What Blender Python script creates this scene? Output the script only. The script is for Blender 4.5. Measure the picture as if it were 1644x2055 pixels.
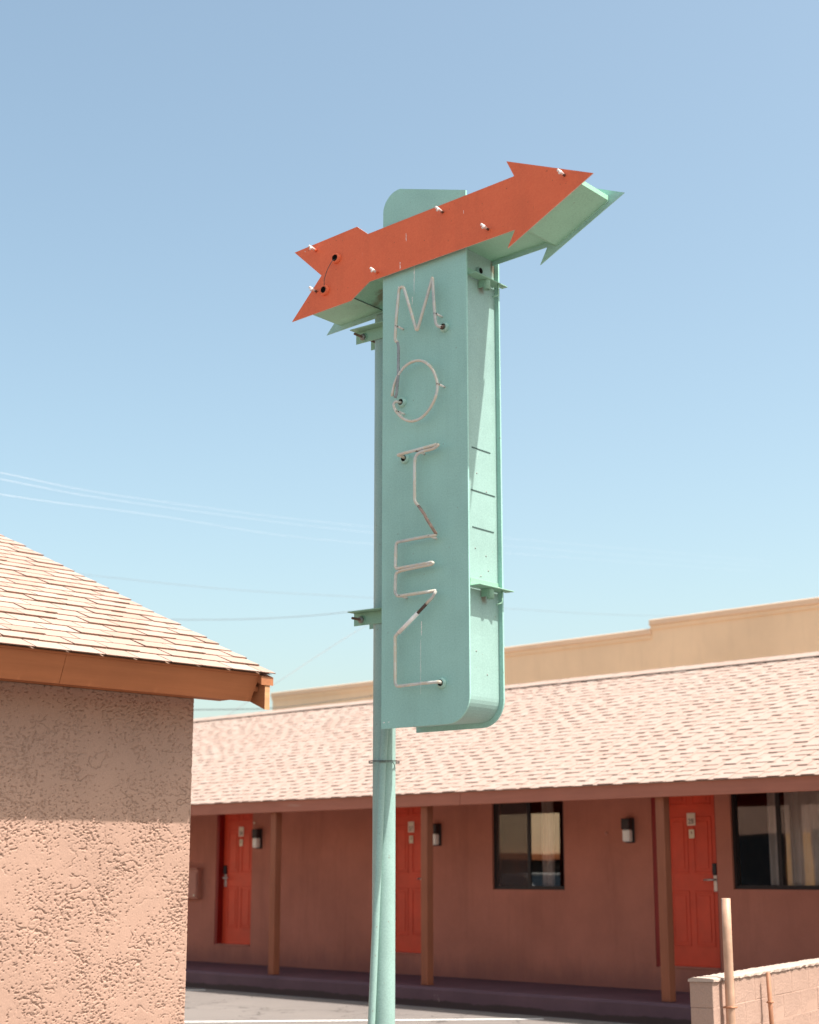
import bpy, bmesh, math, random
import numpy as np
from mathutils import Vector, Matrix

random.seed(7)
D = bpy.data
S = bpy.context.scene
for o in list(D.objects):
    D.objects.remove(o)
R = math.radians

# ------------------------------------------------------------------ camera
cam_d = D.cameras.new('camera')
cam_d.sensor_fit = 'VERTICAL'
cam_d.sensor_height = 36.0
cam_d.lens = 56.06
cam_d.clip_start = 0.1
cam_d.clip_end = 3000
cam_d.dof.use_dof = True
cam_d.dof.focus_distance = 8.3
cam_d.dof.aperture_fstop = 2.9
cam = D.objects.new('camera', cam_d)
S.collection.objects.link(cam)
cam.location = (0, 0, 1.45)
cam.rotation_euler = (R(90 + 12.723), 0, R(45))
S.camera = cam

# ------------------------------------------------------------------ sky and sun
SUN_EL, SUN_AZ = R(61.4), R(21.4)            # azimuth counted from +X towards +Y
sun_vec = Vector((math.cos(SUN_EL) * math.cos(SUN_AZ), math.cos(SUN_EL) * math.sin(SUN_AZ), math.sin(SUN_EL)))
W = D.worlds.new('World')
S.world = W
W.use_nodes = True
wt = W.node_tree
bg = wt.nodes['Background']
sky = wt.nodes.new('ShaderNodeTexSky')
sky.sky_type = 'NISHITA'
sky.sun_disc = False
sky.sun_elevation = SUN_EL
sky.sun_rotation = R(90) - SUN_AZ
sky.air_density = 1.0
sky.dust_density = 3.0
sky.ozone_density = 2.0
tint = wt.nodes.new('ShaderNodeMix')          # the film's warm balance, the same over the whole sky
tint.data_type = 'RGBA'
tint.blend_type = 'MULTIPLY'
tint.inputs[0].default_value = 1.0
tint.inputs[7].default_value = (1.07, 1.05, .865, 1)
wt.links.new(sky.outputs[0], tint.inputs[6])
wt.links.new(tint.outputs[2], bg.inputs[0])
bg.inputs[1].default_value = 0.15
sun_d = D.lights.new('sun', 'SUN')
sun_d.energy = 4.5
sun_d.angle = R(0.53)
sun_d.color = (1.0, 0.955, 0.90)
sun = D.objects.new('sun', sun_d)
S.collection.objects.link(sun)
sun.rotation_euler = (-sun_vec).to_track_quat('-Z', 'Y').to_euler()

S.view_settings.view_transform = 'Standard'
S.view_settings.look = 'None'
S.view_settings.exposure = 0.80
S.view_settings.gamma = 1.0
S.view_settings.use_curve_mapping = False
S.render.engine = 'CYCLES'
S.cycles.max_bounces = 8
S.cycles.use_denoising = True

# ------------------------------------------------------------------ helpers
COL = S.collection.objects


def mesh_obj(name, verts, faces, mat, parent=None, smooth=False, label=None):
    me = D.meshes.new(name)
    me.from_pydata([tuple(v) for v in verts], [], [tuple(f) for f in faces])
    me.update()
    if smooth:
        me.polygons.foreach_set('use_smooth', [True] * len(me.polygons))
    if mat:
        me.materials.append(mat)
    o = D.objects.new(name, me)
    COL.link(o)
    o.parent = parent
    if label:
        o['label'] = label
    return o


def share(name, me, parent=None):
    o = D.objects.new(name, me)
    COL.link(o)
    o.parent = parent
    return o


def bm_obj(name, bm, mat, parent=None, smooth=False, label=None):
    me = D.meshes.new(name)
    bmesh.ops.recalc_face_normals(bm, faces=bm.faces)
    bm.to_mesh(me)
    bm.free()
    if smooth:
        me.polygons.foreach_set('use_smooth', [True] * len(me.polygons))
    if mat:
        me.materials.append(mat)
    o = D.objects.new(name, me)
    COL.link(o)
    o.parent = parent
    if label:
        o['label'] = label
    return o


def thing(name, label, cat, loc=(0, 0, 0), rz=0, group=None):
    o = D.objects.new(name, None)
    o.empty_display_size = 0.2
    COL.link(o)
    o.location = loc
    o.rotation_euler = (0, 0, rz)
    tag(o, label, cat, group)
    return o


def tag(o, label=None, cat=None, group=None, kind=None):
    if label:
        o['label'] = label
    if cat:
        o['category'] = cat
    if group:
        o['group'] = group
    if kind:
        o['kind'] = kind
    return o


def bx(bm, x0, x1, y0, y1, z0, z1, bev=0.0, mat=None):
    b = bmesh.new()
    bmesh.ops.create_cube(b, size=1.0)
    for v in b.verts:
        v.co = Vector((x0 + (v.co.x + .5) * (x1 - x0), y0 + (v.co.y + .5) * (y1 - y0), z0 + (v.co.z + .5) * (z1 - z0)))
    if bev > 0:
        bmesh.ops.bevel(b, geom=b.edges[:], offset=bev, segments=1, affect='EDGES')
    join_bm(bm, b, mat)


def join_bm(bm, b, mat=None):
    if mat is not None:
        bmesh.ops.transform(b, matrix=mat, verts=b.verts)
    m = {}
    for v in b.verts:
        m[v] = bm.verts.new(v.co)
    for f in b.faces:
        try:
            bm.faces.new([m[v] for v in f.verts])
        except ValueError:
            pass
    b.free()


def box(name, x0, x1, y0, y1, z0, z1, mat, parent=None, bev=0.0, label=None):
    bm = bmesh.new()
    bx(bm, x0, x1, y0, y1, z0, z1, bev)
    return bm_obj(name, bm, mat, parent, label=label)


def fillet(pts, r, n=4):
    """round the corners of a polyline"""
    pts = [Vector(p) for p in pts]
    out = [pts[0]]
    for i in range(1, len(pts) - 1):
        a, b, c = pts[i - 1], pts[i], pts[i + 1]
        da, dc = (a - b), (c - b)
        k = min(r, da.length * .48, dc.length * .48)
        p0, p1 = b + da.normalized() * k, b + dc.normalized() * k
        for j in range(n + 1):
            t = j / n
            out.append(p0 * (1 - t) ** 2 + b * 2 * t * (1 - t) + p1 * t * t)
    out.append(pts[-1])
    return out


def tube_data(pts, r, n=10, cap=True, closed=False):
    pts = [Vector(p) for p in pts]
    N = len(pts)
    verts, faces = [], []
    t0 = (pts[1] - pts[0]).normalized()
    ref = Vector((0, 0, 1)) if abs(t0.z) < .9 else Vector((1, 0, 0))
    nrm = t0.cross(ref).normalized()
    rad = r if callable(r) else (lambda i: r)
    prev = t0
    for i in range(N):
        if i == 0:
            t = t0
        elif i == N - 1:
            t = (pts[i] - pts[i - 1]).normalized()
        else:
            t = (pts[i + 1] - pts[i - 1])
            t = t.normalized() if t.length > 1e-9 else prev
        ax = prev.cross(t)
        if ax.length > 1e-6:
            nrm = Matrix.Rotation(prev.angle(t), 3, ax.normalized()) @ nrm
        prev = t
        bn = t.cross(nrm).normalized()
        for k in range(n):
            a = 2 * math.pi * k / n
            verts.append(pts[i] + (nrm * math.cos(a) + bn * math.sin(a)) * rad(i))
    for i in range(N - 1):
        for k in range(n):
            k2 = (k + 1) % n
            faces.append((i * n + k, i * n + k2, (i + 1) * n + k2, (i + 1) * n + k))
    if cap:
        faces.append(tuple(range(n - 1, -1, -1)))
        faces.append(tuple((N - 1) * n + k for k in range(n)))
    return verts, faces


def tube(name, pts, r, mat, parent=None, n=10, label=None, smooth=True):
    v, f = tube_data(pts, r, n)
    return mesh_obj(name, v, f, mat, parent, smooth, label)


def tubes(name, lines, r, mat, parent=None, n=10, label=None):
    V, F = [], []
    for pts in lines:
        v, f = tube_data(pts, r, n)
        k = len(V)
        V += v
        F += [tuple(i + k for i in q) for q in f]
    return mesh_obj(name, V, F, mat, parent, True, label)


def prism(name, poly, w0, w1, mat, parent=None, bev=0.0, label=None, mat_side=None):
    """polygon in (u, z) extruded from w0 to w1 along the local y axis"""
    bm = bmesh.new()
    a = [bm.verts.new((p[0], w0, p[1])) for p in poly]
    b = [bm.verts.new((p[0], w1, p[1])) for p in poly]
    bm.faces.new(a)
    bm.faces.new(b[::-1])
    n = len(poly)
    side = []
    for i in range(n):
        side.append(bm.faces.new((a[i], b[i], b[(i + 1) % n], a[(i + 1) % n])))
    if mat_side is not None:
        for f in side:
            f.material_index = 1
    o = bm_obj(name, bm, mat, parent, label=label)
    if mat_side is not None:
        o.data.materials.append(mat_side)
    return o


def arc(cx, cz, r, a0, a1, n=8):
    return [(cx + r * math.cos(R(a0 + (a1 - a0) * i / n)), cz + r * math.sin(R(a0 + (a1 - a0) * i / n))) for i in range(n + 1)]


def lathe(name, prof, mat, parent=None, n=24, loc=(0, 0, 0), rot=None, label=None):
    """profile of (radius, height) about local z"""
    V, F = [], []
    for (r, h) in prof:
        for k in range(n):
            a = 2 * math.pi * k / n
            V.append(Vector((r * math.cos(a), r * math.sin(a), h)))
    for i in range(len(prof) - 1):
        for k in range(n):
            k2 = (k + 1) % n
            F.append((i * n + k, i * n + k2, (i + 1) * n + k2, (i + 1) * n + k))
    if rot is not None:
        V = [rot @ v for v in V]
    V = [v + Vector(loc) for v in V]
    return mesh_obj(name, V, F, mat, parent, True, label)


# ------------------------------------------------------------------ materials
def mat_new(name):
    m = D.materials.new(name)
    m.use_nodes = True
    nt = m.node_tree
    b = nt.nodes['Principled BSDF']
    return m, nt, b


def nd(nt, typ, **kw):
    n = nt.nodes.new(typ)
    for k, v in kw.items():
        setattr(n, k, v)
    return n


def coord(nt, scale=(1, 1, 1), out='Object'):
    tc = nd(nt, 'ShaderNodeTexCoord')
    mp = nd(nt, 'ShaderNodeMapping')
    mp.inputs['Scale'].default_value = scale
    nt.links.new(tc.outputs[out], mp.inputs[0])
    return mp.outputs[0]


def noise(nt, vec, scale, detail=4, rough=.55, dist=0.0):
    n = nd(nt, 'ShaderNodeTexNoise')
    n.inputs['Scale'].default_value = scale
    n.inputs['Detail'].default_value = detail
    n.inputs['Roughness'].default_value = rough
    n.inputs['Distortion'].default_value = dist
    nt.links.new(vec, n.inputs['Vector'])
    return n.outputs['Fac']


def ramp(nt, fac, stops):
    r = nd(nt, 'ShaderNodeValToRGB')
    el = r.color_ramp.elements
    while len(el) > 1:
        el.remove(el[-1])
    el[0].position, el[0].color = stops[0][0], (*stops[0][1], 1)
    for p, c in stops[1:]:
        e = el.new(p)
        e.color = (*c, 1)
    nt.links.new(fac, r.inputs[0])
    return r.outputs[0]


def mixc(nt, fac, a, b, blend='MIX'):
    m = nd(nt, 'ShaderNodeMix', data_type='RGBA', blend_type=blend)
    for s, v in ((m.inputs[0], fac), (m.inputs[6], a), (m.inputs[7], b)):
        if isinstance(v, (int, float)):
            s.default_value = v
        elif isinstance(v, tuple):
            s.default_value = (*v, 1)
        else:
            nt.links.new(v, s)
    return m.outputs[2]


def math_n(nt, op, a, b=None, clamp=False):
    m = nd(nt, 'ShaderNodeMath', operation=op, use_clamp=clamp)
    for s, v in ((m.inputs[0], a), (m.inputs[1], b)):
        if v is None:
            continue
        if isinstance(v, (int, float)):
            s.default_value = v
        else:
            nt.links.new(v, s)
    return m.outputs[0]


def bump(nt, b, h, strength=.4, dist=.01):
    bp = nd(nt, 'ShaderNodeBump')
    bp.inputs['Strength'].default_value = strength
    bp.inputs['Distance'].default_value = dist
    nt.links.new(h, bp.inputs['Height'])
    nt.links.new(bp.outputs[0], b.inputs['Normal'])


def sc(c, k):
    return tuple(min(1, x * k) for x in c)


def m_plain(name, c, rough=.6, metal=0.0, var=.12, scale=6.0, bstr=0.0, bscale=60, bdist=.002, stretch=(1, 1, 1), spec=.4):
    m, nt, b = mat_new(name)
    v = coord(nt, stretch)
    f = noise(nt, v, scale, 6, .6)
    col = ramp(nt, f, [(.3, sc(c, 1 - var)), (.7, sc(c, 1 + var))])
    nt.links.new(col, b.inputs['Base Color'])
    b.inputs['Roughness'].default_value = rough
    b.inputs['Metallic'].default_value = metal
    b.inputs['Specular IOR Level'].default_value = spec
    if bstr > 0:
        bump(nt, b, noise(nt, v, bscale, 5, .65), bstr, bdist)
    return m


def m_sign(name, c, streak=(.7, .75, .72), rust=(.2, .1, .05), rough=.5, rusts=(), white=.0):
    """old sign enamel: chalky patches, run-down dirt, chips and rust bleeding from the fixings"""
    m, nt, b = mat_new(name)
    v = coord(nt)
    f1 = noise(nt, v, 2.2, 6, .6)
    col = ramp(nt, f1, [(.25, sc(c, .88)), (.5, c), (.8, sc(c, 1.1))])
    vs = coord(nt, (14, 14, .8))
    f2 = noise(nt, vs, 1.0, 5, .6)
    col = mixc(nt, math_n(nt, 'MULTIPLY', ramp(nt, f2, [(.5, (0, 0, 0)), (.75, (1, 1, 1))]), .16), col, sc(c, .62))
    f3 = noise(nt, v, 55, 3, .5)
    col = mixc(nt, math_n(nt, 'MULTIPLY', ramp(nt, f3, [(.71, (0, 0, 0)), (.74, (1, 1, 1))]), .55), col, rust)
    vs2 = coord(nt, (26, 26, 2.2))
    f4 = noise(nt, vs2, 1.0, 6, .7)
    f4b = noise(nt, v, 3.1, 2, .5)
    chip = math_n(nt, 'MULTIPLY', ramp(nt, f4, [(.675, (0, 0, 0)), (.70, (1, 1, 1))]), ramp(nt, f4b, [(.50, (0, 0, 0)), (.58, (1, 1, 1))]))
    col = mixc(nt, math_n(nt, 'MULTIPLY', chip, .75), col, streak)
    f5 = noise(nt, v, 120, 2, .6)
    col = mixc(nt, .5, col, ramp(nt, f5, [(.3, (.40, .40, .40)), (.7, (.60, .60, .60))]), 'OVERLAY')
    for (p, rad) in rusts:
        d = nd(nt, 'ShaderNodeVectorMath', operation='SUBTRACT')
        nt.links.new(coord(nt), d.inputs[0])
        d.inputs[1].default_value = p
        s2 = nd(nt, 'ShaderNodeVectorMath', operation='MULTIPLY')
        nt.links.new(d.outputs[0], s2.inputs[0])
        s2.inputs[1].default_value = (1, 1.2, .75)
        ln = nd(nt, 'ShaderNodeVectorMath', operation='LENGTH')
        nt.links.new(s2.outputs[0], ln.inputs[0])
        q = math_n(nt, 'ADD', math_n(nt, 'DIVIDE', ln.outputs['Value'], rad), math_n(nt, 'MULTIPLY', math_n(nt, 'SUBTRACT', noise(nt, v, 18, 4, .6), .5), 1.6))
        fac = ramp(nt, q, [(.35, (1, 1, 1)), (.95, (0, 0, 0))])
        col = mixc(nt, math_n(nt, 'MULTIPLY', fac, .75), col, (.17, .1, .05))
    nt.links.new(col, b.inputs['Base Color'])
    b.inputs['Roughness'].default_value = rough
    b.inputs['Specular IOR Level'].default_value = .35
    hb = math_n(nt, 'ADD', noise(nt, v, 3.0, 2, .5), math_n(nt, 'MULTIPLY', noise(nt, v, 160, 3, .5), .04))
    bump(nt, b, hb, .35, .02)
    return m


def m_stucco(name, c, var=.1, bscale=70, bstr=.5, bdist=.006, big=1.3, dirt=.0, hi=None):
    m, nt, b = mat_new(name)
    v = coord(nt)
    f = noise(nt, v, big, 6, .62)
    col = ramp(nt, f, [(.28, sc(c, 1 - var)), (.72, sc(c, 1 + var))])
    f2 = noise(nt, v, 110, 3, .6)
    col = mixc(nt, .18, col, ramp(nt, f2, [(.35, sc(c, .6)), (.65, sc(c, 1.35))]))
    if dirt > 0:
        vs = coord(nt, (5, 5, .7))
        f3 = noise(nt, vs, 1.0, 5, .6)
        col = mixc(nt, math_n(nt, 'MULTIPLY', ramp(nt, f3, [(.5, (0, 0, 0)), (.72, (1, 1, 1))]), dirt), col, sc(c, .55))
    nt.links.new(col, b.inputs['Base Color'])
    b.inputs['Roughness'].default_value = .92
    b.inputs['Specular IOR Level'].default_value = .15
    h = math_n(nt, 'ADD', noise(nt, v, bscale, 5, .7), math_n(nt, 'MULTIPLY', noise(nt, v, bscale * .28, 3, .6), .8))
    bump(nt, b, h, bstr, bdist)
    return m


def m_shingle(name, stops, grain=320):
    """mineral granules; every tab its own tone"""
    m, nt, b = mat_new(name)
    v = coord(nt, out='Object')
    oi = nd(nt, 'ShaderNodeObjectInfo')
    ge = nd(nt, 'ShaderNodeNewGeometry')
    rnd = math_n(nt, 'FRACT', math_n(nt, 'ADD', oi.outputs['Random'], ge.outputs['Random Per Island']))
    col = ramp(nt, rnd, stops)
    f = noise(nt, v, grain, 2, .6)
    col = mixc(nt, .22, col, ramp(nt, f, [(.3, (.28, .17, .12)), (.55, (.6, .47, .38)), (.75, (.85, .75, .66))]), 'OVERLAY')
    f2 = noise(nt, v, 5, 4, .6)
    col = mixc(nt, math_n(nt, 'MULTIPLY', f2, .22), col, (.42, .33, .27))
    nt.links.new(col, b.inputs['Base Color'])
    b.inputs['Roughness'].default_value = .95
    b.inputs['Specular IOR Level'].default_value = .1
    bump(nt, b, f, .5, .003)
    return m


def m_wood(name, c, axis='y', var=.16, bstr=.35, scuff=0.0, scuff_c=(.6, .5, .42)):
    """painted board, grain along the axis"""
    m, nt, b = mat_new(name)
    st = {'x': (1.2, 26, 26), 'y': (26, 1.2, 26), 'z': (26, 26, 1.2)}[axis]
    v = coord(nt, st)
    g = noise(nt, v, 1.0, 5, .65, .4)
    col = ramp(nt, g, [(.25, sc(c, 1 - var)), (.75, sc(c, 1 + var))])
    v2 = coord(nt)
    f = noise(nt, v2, 1.7, 5, .6)
    col = mixc(nt, .35, col, ramp(nt, f, [(.3, sc(c, .75)), (.7, sc(c, 1.2))]))
    if scuff > 0:
        f3 = noise(nt, coord(nt, {'x': (1.2, 14, 14), 'y': (14, 1.2, 14), 'z': (14, 14, 1.2)}[axis]), 1.0, 5, .65)
        col = mixc(nt, math_n(nt, 'MULTIPLY', ramp(nt, f3, [(.64, (0, 0, 0)), (.7, (1, 1, 1))]), scuff), col, scuff_c)
    nt.links.new(col, b.inputs['Base Color'])
    b.inputs['Roughness'].default_value = .7
    b.inputs['Specular IOR Level'].default_value = .25
    bump(nt, b, g, bstr, .004)
    return m


TEAL = (.325, .555, .485)
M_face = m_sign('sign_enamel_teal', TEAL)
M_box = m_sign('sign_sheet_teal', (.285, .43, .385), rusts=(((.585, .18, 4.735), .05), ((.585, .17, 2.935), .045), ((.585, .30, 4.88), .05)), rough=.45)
M_orange = m_sign('arrow_enamel_orange', (.74, .145, .058), streak=(.72, .5, .42), rust=(.16, .04, .02), rough=.55)
M_edge_lit = m_plain('arrow_edge_highlight', (.72, .42, .34), .5, 0, .2, 20)  # sunlit highlight of the plate edges, put into the colour
M_arrowbox = m_sign('arrow_sheet_green', (.30, .53, .39), rough=.5, rusts=(((-.15, .2, 4.80), .12),))
M_pole = m_sign('pole_paint_teal', (.305, .45, .40), rough=.42)
M_iron = m_sign('bracket_paint_green', (.26, .45, .33), rough=.5)
M_rust = m_plain('rusty_steel', (.14, .085, .06), .75, .2, .4, 40, .5, 120)
M_bolt = m_plain('weathered_bolt_steel', (.26, .25, .23), .5, .6, .3, 60, .3, 200)
M_black = m_plain('hole_black', (.008, .006, .006), .9)
M_seam = m_plain('seam_shadow_paint', (.05, .09, .08), .8)
M_porcelain = m_plain('housing_porcelain', (.35, .55, .47), .35, 0, .15, 30)
M_glass_tube = None


def m_neon():
    m, nt, b = mat_new('aged_neon_glass')
    v = coord(nt)
    f = noise(nt, v, 9, 5, .65)
    col = ramp(nt, f, [(.28, (.38, .375, .36)), (.42, (.55, .515, .46)), (.52, (.60, .51, .39)), (.6, (.62, .59, .54)), (.74, (.40, .395, .385))])
    f2 = noise(nt, v, 42, 4, .6)
    col = mixc(nt, math_n(nt, 'MULTIPLY', ramp(nt, f2, [(.66, (0, 0, 0)), (.72, (1, 1, 1))]), .5), col, (.15, .12, .10))
    nt.links.new(col, b.inputs['Base Color'])
    b.inputs['Roughness'].default_value = .16
    b.inputs['IOR'].default_value = 1.5
    b.inputs['Coat Weight'].default_value = .6
    b.inputs['Coat Roughness'].default_value = .05
    return m


M_neon = m_neon()
M_neon_white = m_plain('painted_white_tube', (.88, .82, .77), .35, 0, .12, 25)
M_neon_grey = m_plain('blacked_out_tube', (.26, .27, .275), .2, 0, .35, 16)
M_neon_rust = m_plain('stained_tube', (.33, .22, .17), .22, 0, .5, 22)
M_neon_dark = m_plain('burnt_tube_end', (.10, .055, .04), .3, 0, .35, 40)
M_support = m_plain('frosted_tube_support', (.80, .70, .66), .25, 0, .25, 60)
M_wire = m_plain('tie_wire', (.12, .10, .09), .6, .4)

M_stucco_l = m_stucco('stucco_salmon', (.425, .268, .203), .10, 120, .35, .003, dirt=.12)
def splash(m, c, z0, z1):
    nt = m.node_tree
    b = nt.nodes['Principled BSDF']
    old = b.inputs['Base Color'].links[0].from_socket
    v = coord(nt)
    sep = nd(nt, 'ShaderNodeSeparateXYZ')
    nt.links.new(v, sep.inputs[0])
    q = math_n(nt, 'ADD', sep.outputs[2], math_n(nt, 'MULTIPLY', noise(nt, coord(nt, (3, 3, 1)), 1.5, 6, .7), -.5))
    fac = math_n(nt, 'MULTIPLY', ramp(nt, q, [(z0, (1, 1, 1)), (z1, (0, 0, 0))]), .5)
    nt.links.new(mixc(nt, fac, old, c), b.inputs['Base Color'])
    return m


M_stucco_m = m_stucco('stucco_terracotta', (.50, .185, .125), .16, 70, .6, .006, dirt=.3)
splash(M_stucco_m, (.24, .10, .085), .0, .25)
M_tan = m_stucco('stucco_tan', (.90, .65, .42), .12, 40, .35, .006, big=.5, dirt=.12)
M_cop = m_stucco('coping_tan', (.84, .60, .41), .08, 40, .3, .004)
M_sh_l = m_shingle('shingle_left', [(0, (.405, .285, .24)), (.3, (.42, .32, .275)), (.6, (.38, .262, .218)), (.85, (.43, .34, .295)), (1, (.40, .305, .262))])
M_sh_m = m_shingle('shingle_motel', [(0, (.405, .31, .268)), (.3, (.415, .33, .287)), (.6, (.395, .30, .258)), (.85, (.41, .34, .30)), (1, (.40, .325, .285))], 200)
M_core_l = m_plain('shingle_edge_left', (.20, .105, .07), .95, 0, .3, 30)  # dark cut edges, with the shade of the slots put into the tone
M_core_m = m_plain('shingle_edge_motel', (.30, .13, .09), .95, 0, .25, 30)
M_felt = m_plain('roof_under_course', (.40, .26, .19), .95, 0, .2, 30)
M_fascia_l = m_wood('fascia_paint_left', (.37, .125, .05), 'y')
M_barge_l = m_wood('barge_paint_left', (.40, .155, .07), 'x', .2)
M_endgrain = m_wood('barge_end_grain', (.55, .28, .14), 'y', .45, .8)
M_fascia_m = m_wood('fascia_paint_motel', (.42, .15, .095), 'x', .14, .35, .28, (.5, .33, .25))
M_post = m_wood('post_paint', (.30, .10, .052), 'z')
M_soffit = m_plain('soffit_paint', (.45, .14, .08), .8)
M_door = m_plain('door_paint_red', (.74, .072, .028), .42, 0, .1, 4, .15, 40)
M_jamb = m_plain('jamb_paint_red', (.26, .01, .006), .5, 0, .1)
M_dark_al = m_plain('dark_aluminium', (.018, .010, .010), .5, 0, .2)
M_steel = m_plain('brushed_steel', (.62, .58, .54), .3, .8, .1, 40)
M_lock = m_plain('black_lock', (.02, .016, .02), .4)
M_plate = m_plain('room_plate', (.85, .66, .52), .5, 0, .06)
M_plate2 = m_plain('notice_plate', (.85, .72, .52), .5, 0, .05)
M_ink = m_plain('plate_ink', (.10, .04, .03), .6)
M_lampshade = m_plain('lamp_diffuser', (.9, .86, .8), .35, 0, .06)
M_lampbody = m_plain('lamp_body', (.035, .022, .022), .5)
M_interior = m_plain('room_dark', (.06, .03, .02), .9)
M_panel = m_plain('service_panel_paint', (.50, .20, .14), .55, 0, .08)
M_concrete_cap = m_stucco('wall_cap', (.48, .36, .295), .12, 60, .5, .005)
M_block = m_stucco('block_paint', (.45, .295, .23), .10, 60, .9, .008, dirt=.18)
M_mortar = m_stucco('mortar_paint', (.445, .29, .225), .1, 90, .5, .004)
M_pipe_tan = m_plain('pipe_tan_paint', (.52, .31, .21), .5, 0, .18, 12, .2, 60)
M_pipe_rust = m_plain('pipe_rust_paint', (.36, .16, .085), .6, 0, .25, 14, .3, 60)
M_white_line = m_plain('line_paint', (.8, .78, .74), .8, 0, .15, 14)
M_line_light = m_plain('cable_light', (.78, .80, .82), .5)
M_line_grey = m_plain('cable_grey', (.22, .22, .23), .6)
M_line_dark = m_plain('cable_dark', (.06, .06, .065), .6)


def m_asphalt():
    m, nt, b = mat_new('asphalt')
    v = coord(nt)
    f = noise(nt, v, .6, 8, .65)
    col = ramp(nt, f, [(.3, (.155, .132, .12)), (.5, (.185, .158, .142)), (.72, (.215, .185, .166))])
    f2 = noise(nt, v, 130, 3, .7)
    col = mixc(nt, .3, col, ramp(nt, f2, [(.35, (.10, .085, .08)), (.65, (.40, .36, .33))]))
    vo = nd(nt, 'ShaderNodeTexVoronoi', feature='DISTANCE_TO_EDGE')
    vo.inputs['Scale'].default_value = .55
    wob = nd(nt, 'ShaderNodeVectorMath', operation='ADD')
    nt.links.new(v, wob.inputs[0])
    nn = nd(nt, 'ShaderNodeTexNoise')
    nn.inputs['Scale'].default_value = 2.5
    nn.inputs['Detail'].default_value = 6
    nt.links.new(v, nn.inputs['Vector'])
    nt.links.new(nn.outputs['Color'], wob.inputs[1])
    nt.links.new(wob.outputs[0], vo.inputs['Vector'])
    col = mixc(nt, math_n(nt, 'MULTIPLY', ramp(nt, vo.outputs['Distance'], [(.004, (1, 1, 1)), (.012, (0, 0, 0))]), .7), col, (.07, .06, .055))
    vs = coord(nt, (1.5, .5, 1))
    f3 = noise(nt, vs, 2.2, 6, .7)
    col = mixc(nt, math_n(nt, 'MULTIPLY', ramp(nt, f3, [(.55, (0, 0, 0)), (.72, (1, 1, 1))]), .35), col, (.15, .125, .11))
    nt.links.new(col, b.inputs['Base Color'])
    b.inputs['Roughness'].default_value = .93
    b.inputs['Specular IOR Level'].default_value = .2
    bump(nt, b, f2, .6, .006)
    return m


def m_walk():
    """dark purple walkway paint, worn off in a ragged line at the foot of the kerb"""
    m, nt, b = mat_new('walkway_paint')
    v = coord(nt)
    f = noise(nt, v, 1.6, 6, .6)
    col = ramp(nt, f, [(.3, (.082, .038, .05)), (.7, (.125, .06, .074))])
    sep = nd(nt, 'ShaderNodeSeparateXYZ')
    nt.links.new(v, sep.inputs[0])
    edge = math_n(nt, 'ADD', sep.outputs[2], math_n(nt, 'MULTIPLY', math_n(nt, 'SUBTRACT', noise(nt, coord(nt, (.8, 1, 1)), 2.0, 6, .7), .5), .12))
    worn = ramp(nt, edge, [(.065, (1, 1, 1)), (.08, (0, 0, 0))])
    col = mixc(nt, worn, col, (.045, .022, .02))
    chips = ramp(nt, noise(nt, v, 6, 6, .75), [(.66, (0, 0, 0)), (.69, (1, 1, 1))])
    col = mixc(nt, math_n(nt, 'MULTIPLY', chips, .5), col, (.32, .22, .19))
    nt.links.new(col, b.inputs['Base Color'])
    b.inputs['Roughness'].default_value = .7
    bump(nt, b, noise(nt, v, 40, 4, .6), .3, .004)
    return m


def m_glass():
    m, nt, b = mat_new('window_glass')
    out = nt.nodes['Material Output']
    nt.nodes.remove(b)
    gl = nd(nt, 'ShaderNodeBsdfGlossy')
    gl.inputs['Roughness'].default_value = .01
    gl.inputs['Color'].default_value = (.95, .93, .9, 1)
    tr = nd(nt, 'ShaderNodeBsdfTransparent')
    tr.inputs['Color'].default_value = (.95, .91, .89, 1)
    fr = nd(nt, 'ShaderNodeFresnel')
    fr.inputs['IOR'].default_value = 2.1
    bp = nd(nt, 'ShaderNodeBump')
    bp.inputs['Strength'].default_value = .04
    bp.inputs['Distance'].default_value = .02
    nt.links.new(noise(nt, coord(nt), 1.5, 1, .4), bp.inputs['Height'])
    nt.links.new(bp.outputs[0], gl.inputs['Normal'])
    mx = nd(nt, 'ShaderNodeMixShader')
    nt.links.new(math_n(nt, 'MULTIPLY', fr.outputs[0], 1.25, True), mx.inputs[0])
    nt.links.new(tr.outputs[0], mx.inputs[1])
    nt.links.new(gl.outputs[0], mx.inputs[2])
    nt.links.new(mx.outputs[0], out.inputs[0])
    return m


def m_screen():
    m, nt, b = mat_new('insect_screen')
    b.inputs['Base Color'].default_value = (.10, .06, .05, 1)
    b.inputs['Roughness'].default_value = .8
    b.inputs['Alpha'].default_value = .5
    return m


M_screen = m_screen()
M_asphalt = m_asphalt()
M_walk = m_walk()
M_glass = m_glass()
M_carglass = m_plain('car_glass', (.02, .025, .03), .05)
M_added_ochre = m_plain('added_ochre_paint', (.62, .30, .07), .5)  # for the unseen panel added as a bright patch in the reflection
M_curtain = m_plain('curtain_cloth', (.90, .83, .78), .9, 0, .1, 3)

# ------------------------------------------------------------------ ground
g = mesh_obj('ground', [(-700, -700, 0), (700, -700, 0), (700, 700, 0), (-700, 700, 0)], [(0, 1, 2, 3)], M_asphalt)
tag(g, kind='structure')


def stripe(a, b, wdt):
    a, b = Vector((*a, .004)), Vector((*b, .004))
    d = (b - a).normalized()
    n = Vector((-d.y, d.x, 0)) * wdt / 2
    N = 40
    V, F = [], []
    for i in range(N + 1):
        p = a.lerp(b, i / N)
        j1, j2 = random.uniform(.9, 1.06), random.uniform(.9, 1.06)
        V += [p + n * j1, p - n * j2]
    for i in range(N):
        F.append((2 * i, 2 * i + 1, 2 * i + 3, 2 * i + 2))
    o = mesh_obj('painted_line', V, F, M_white_line, g)
    return o


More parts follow.
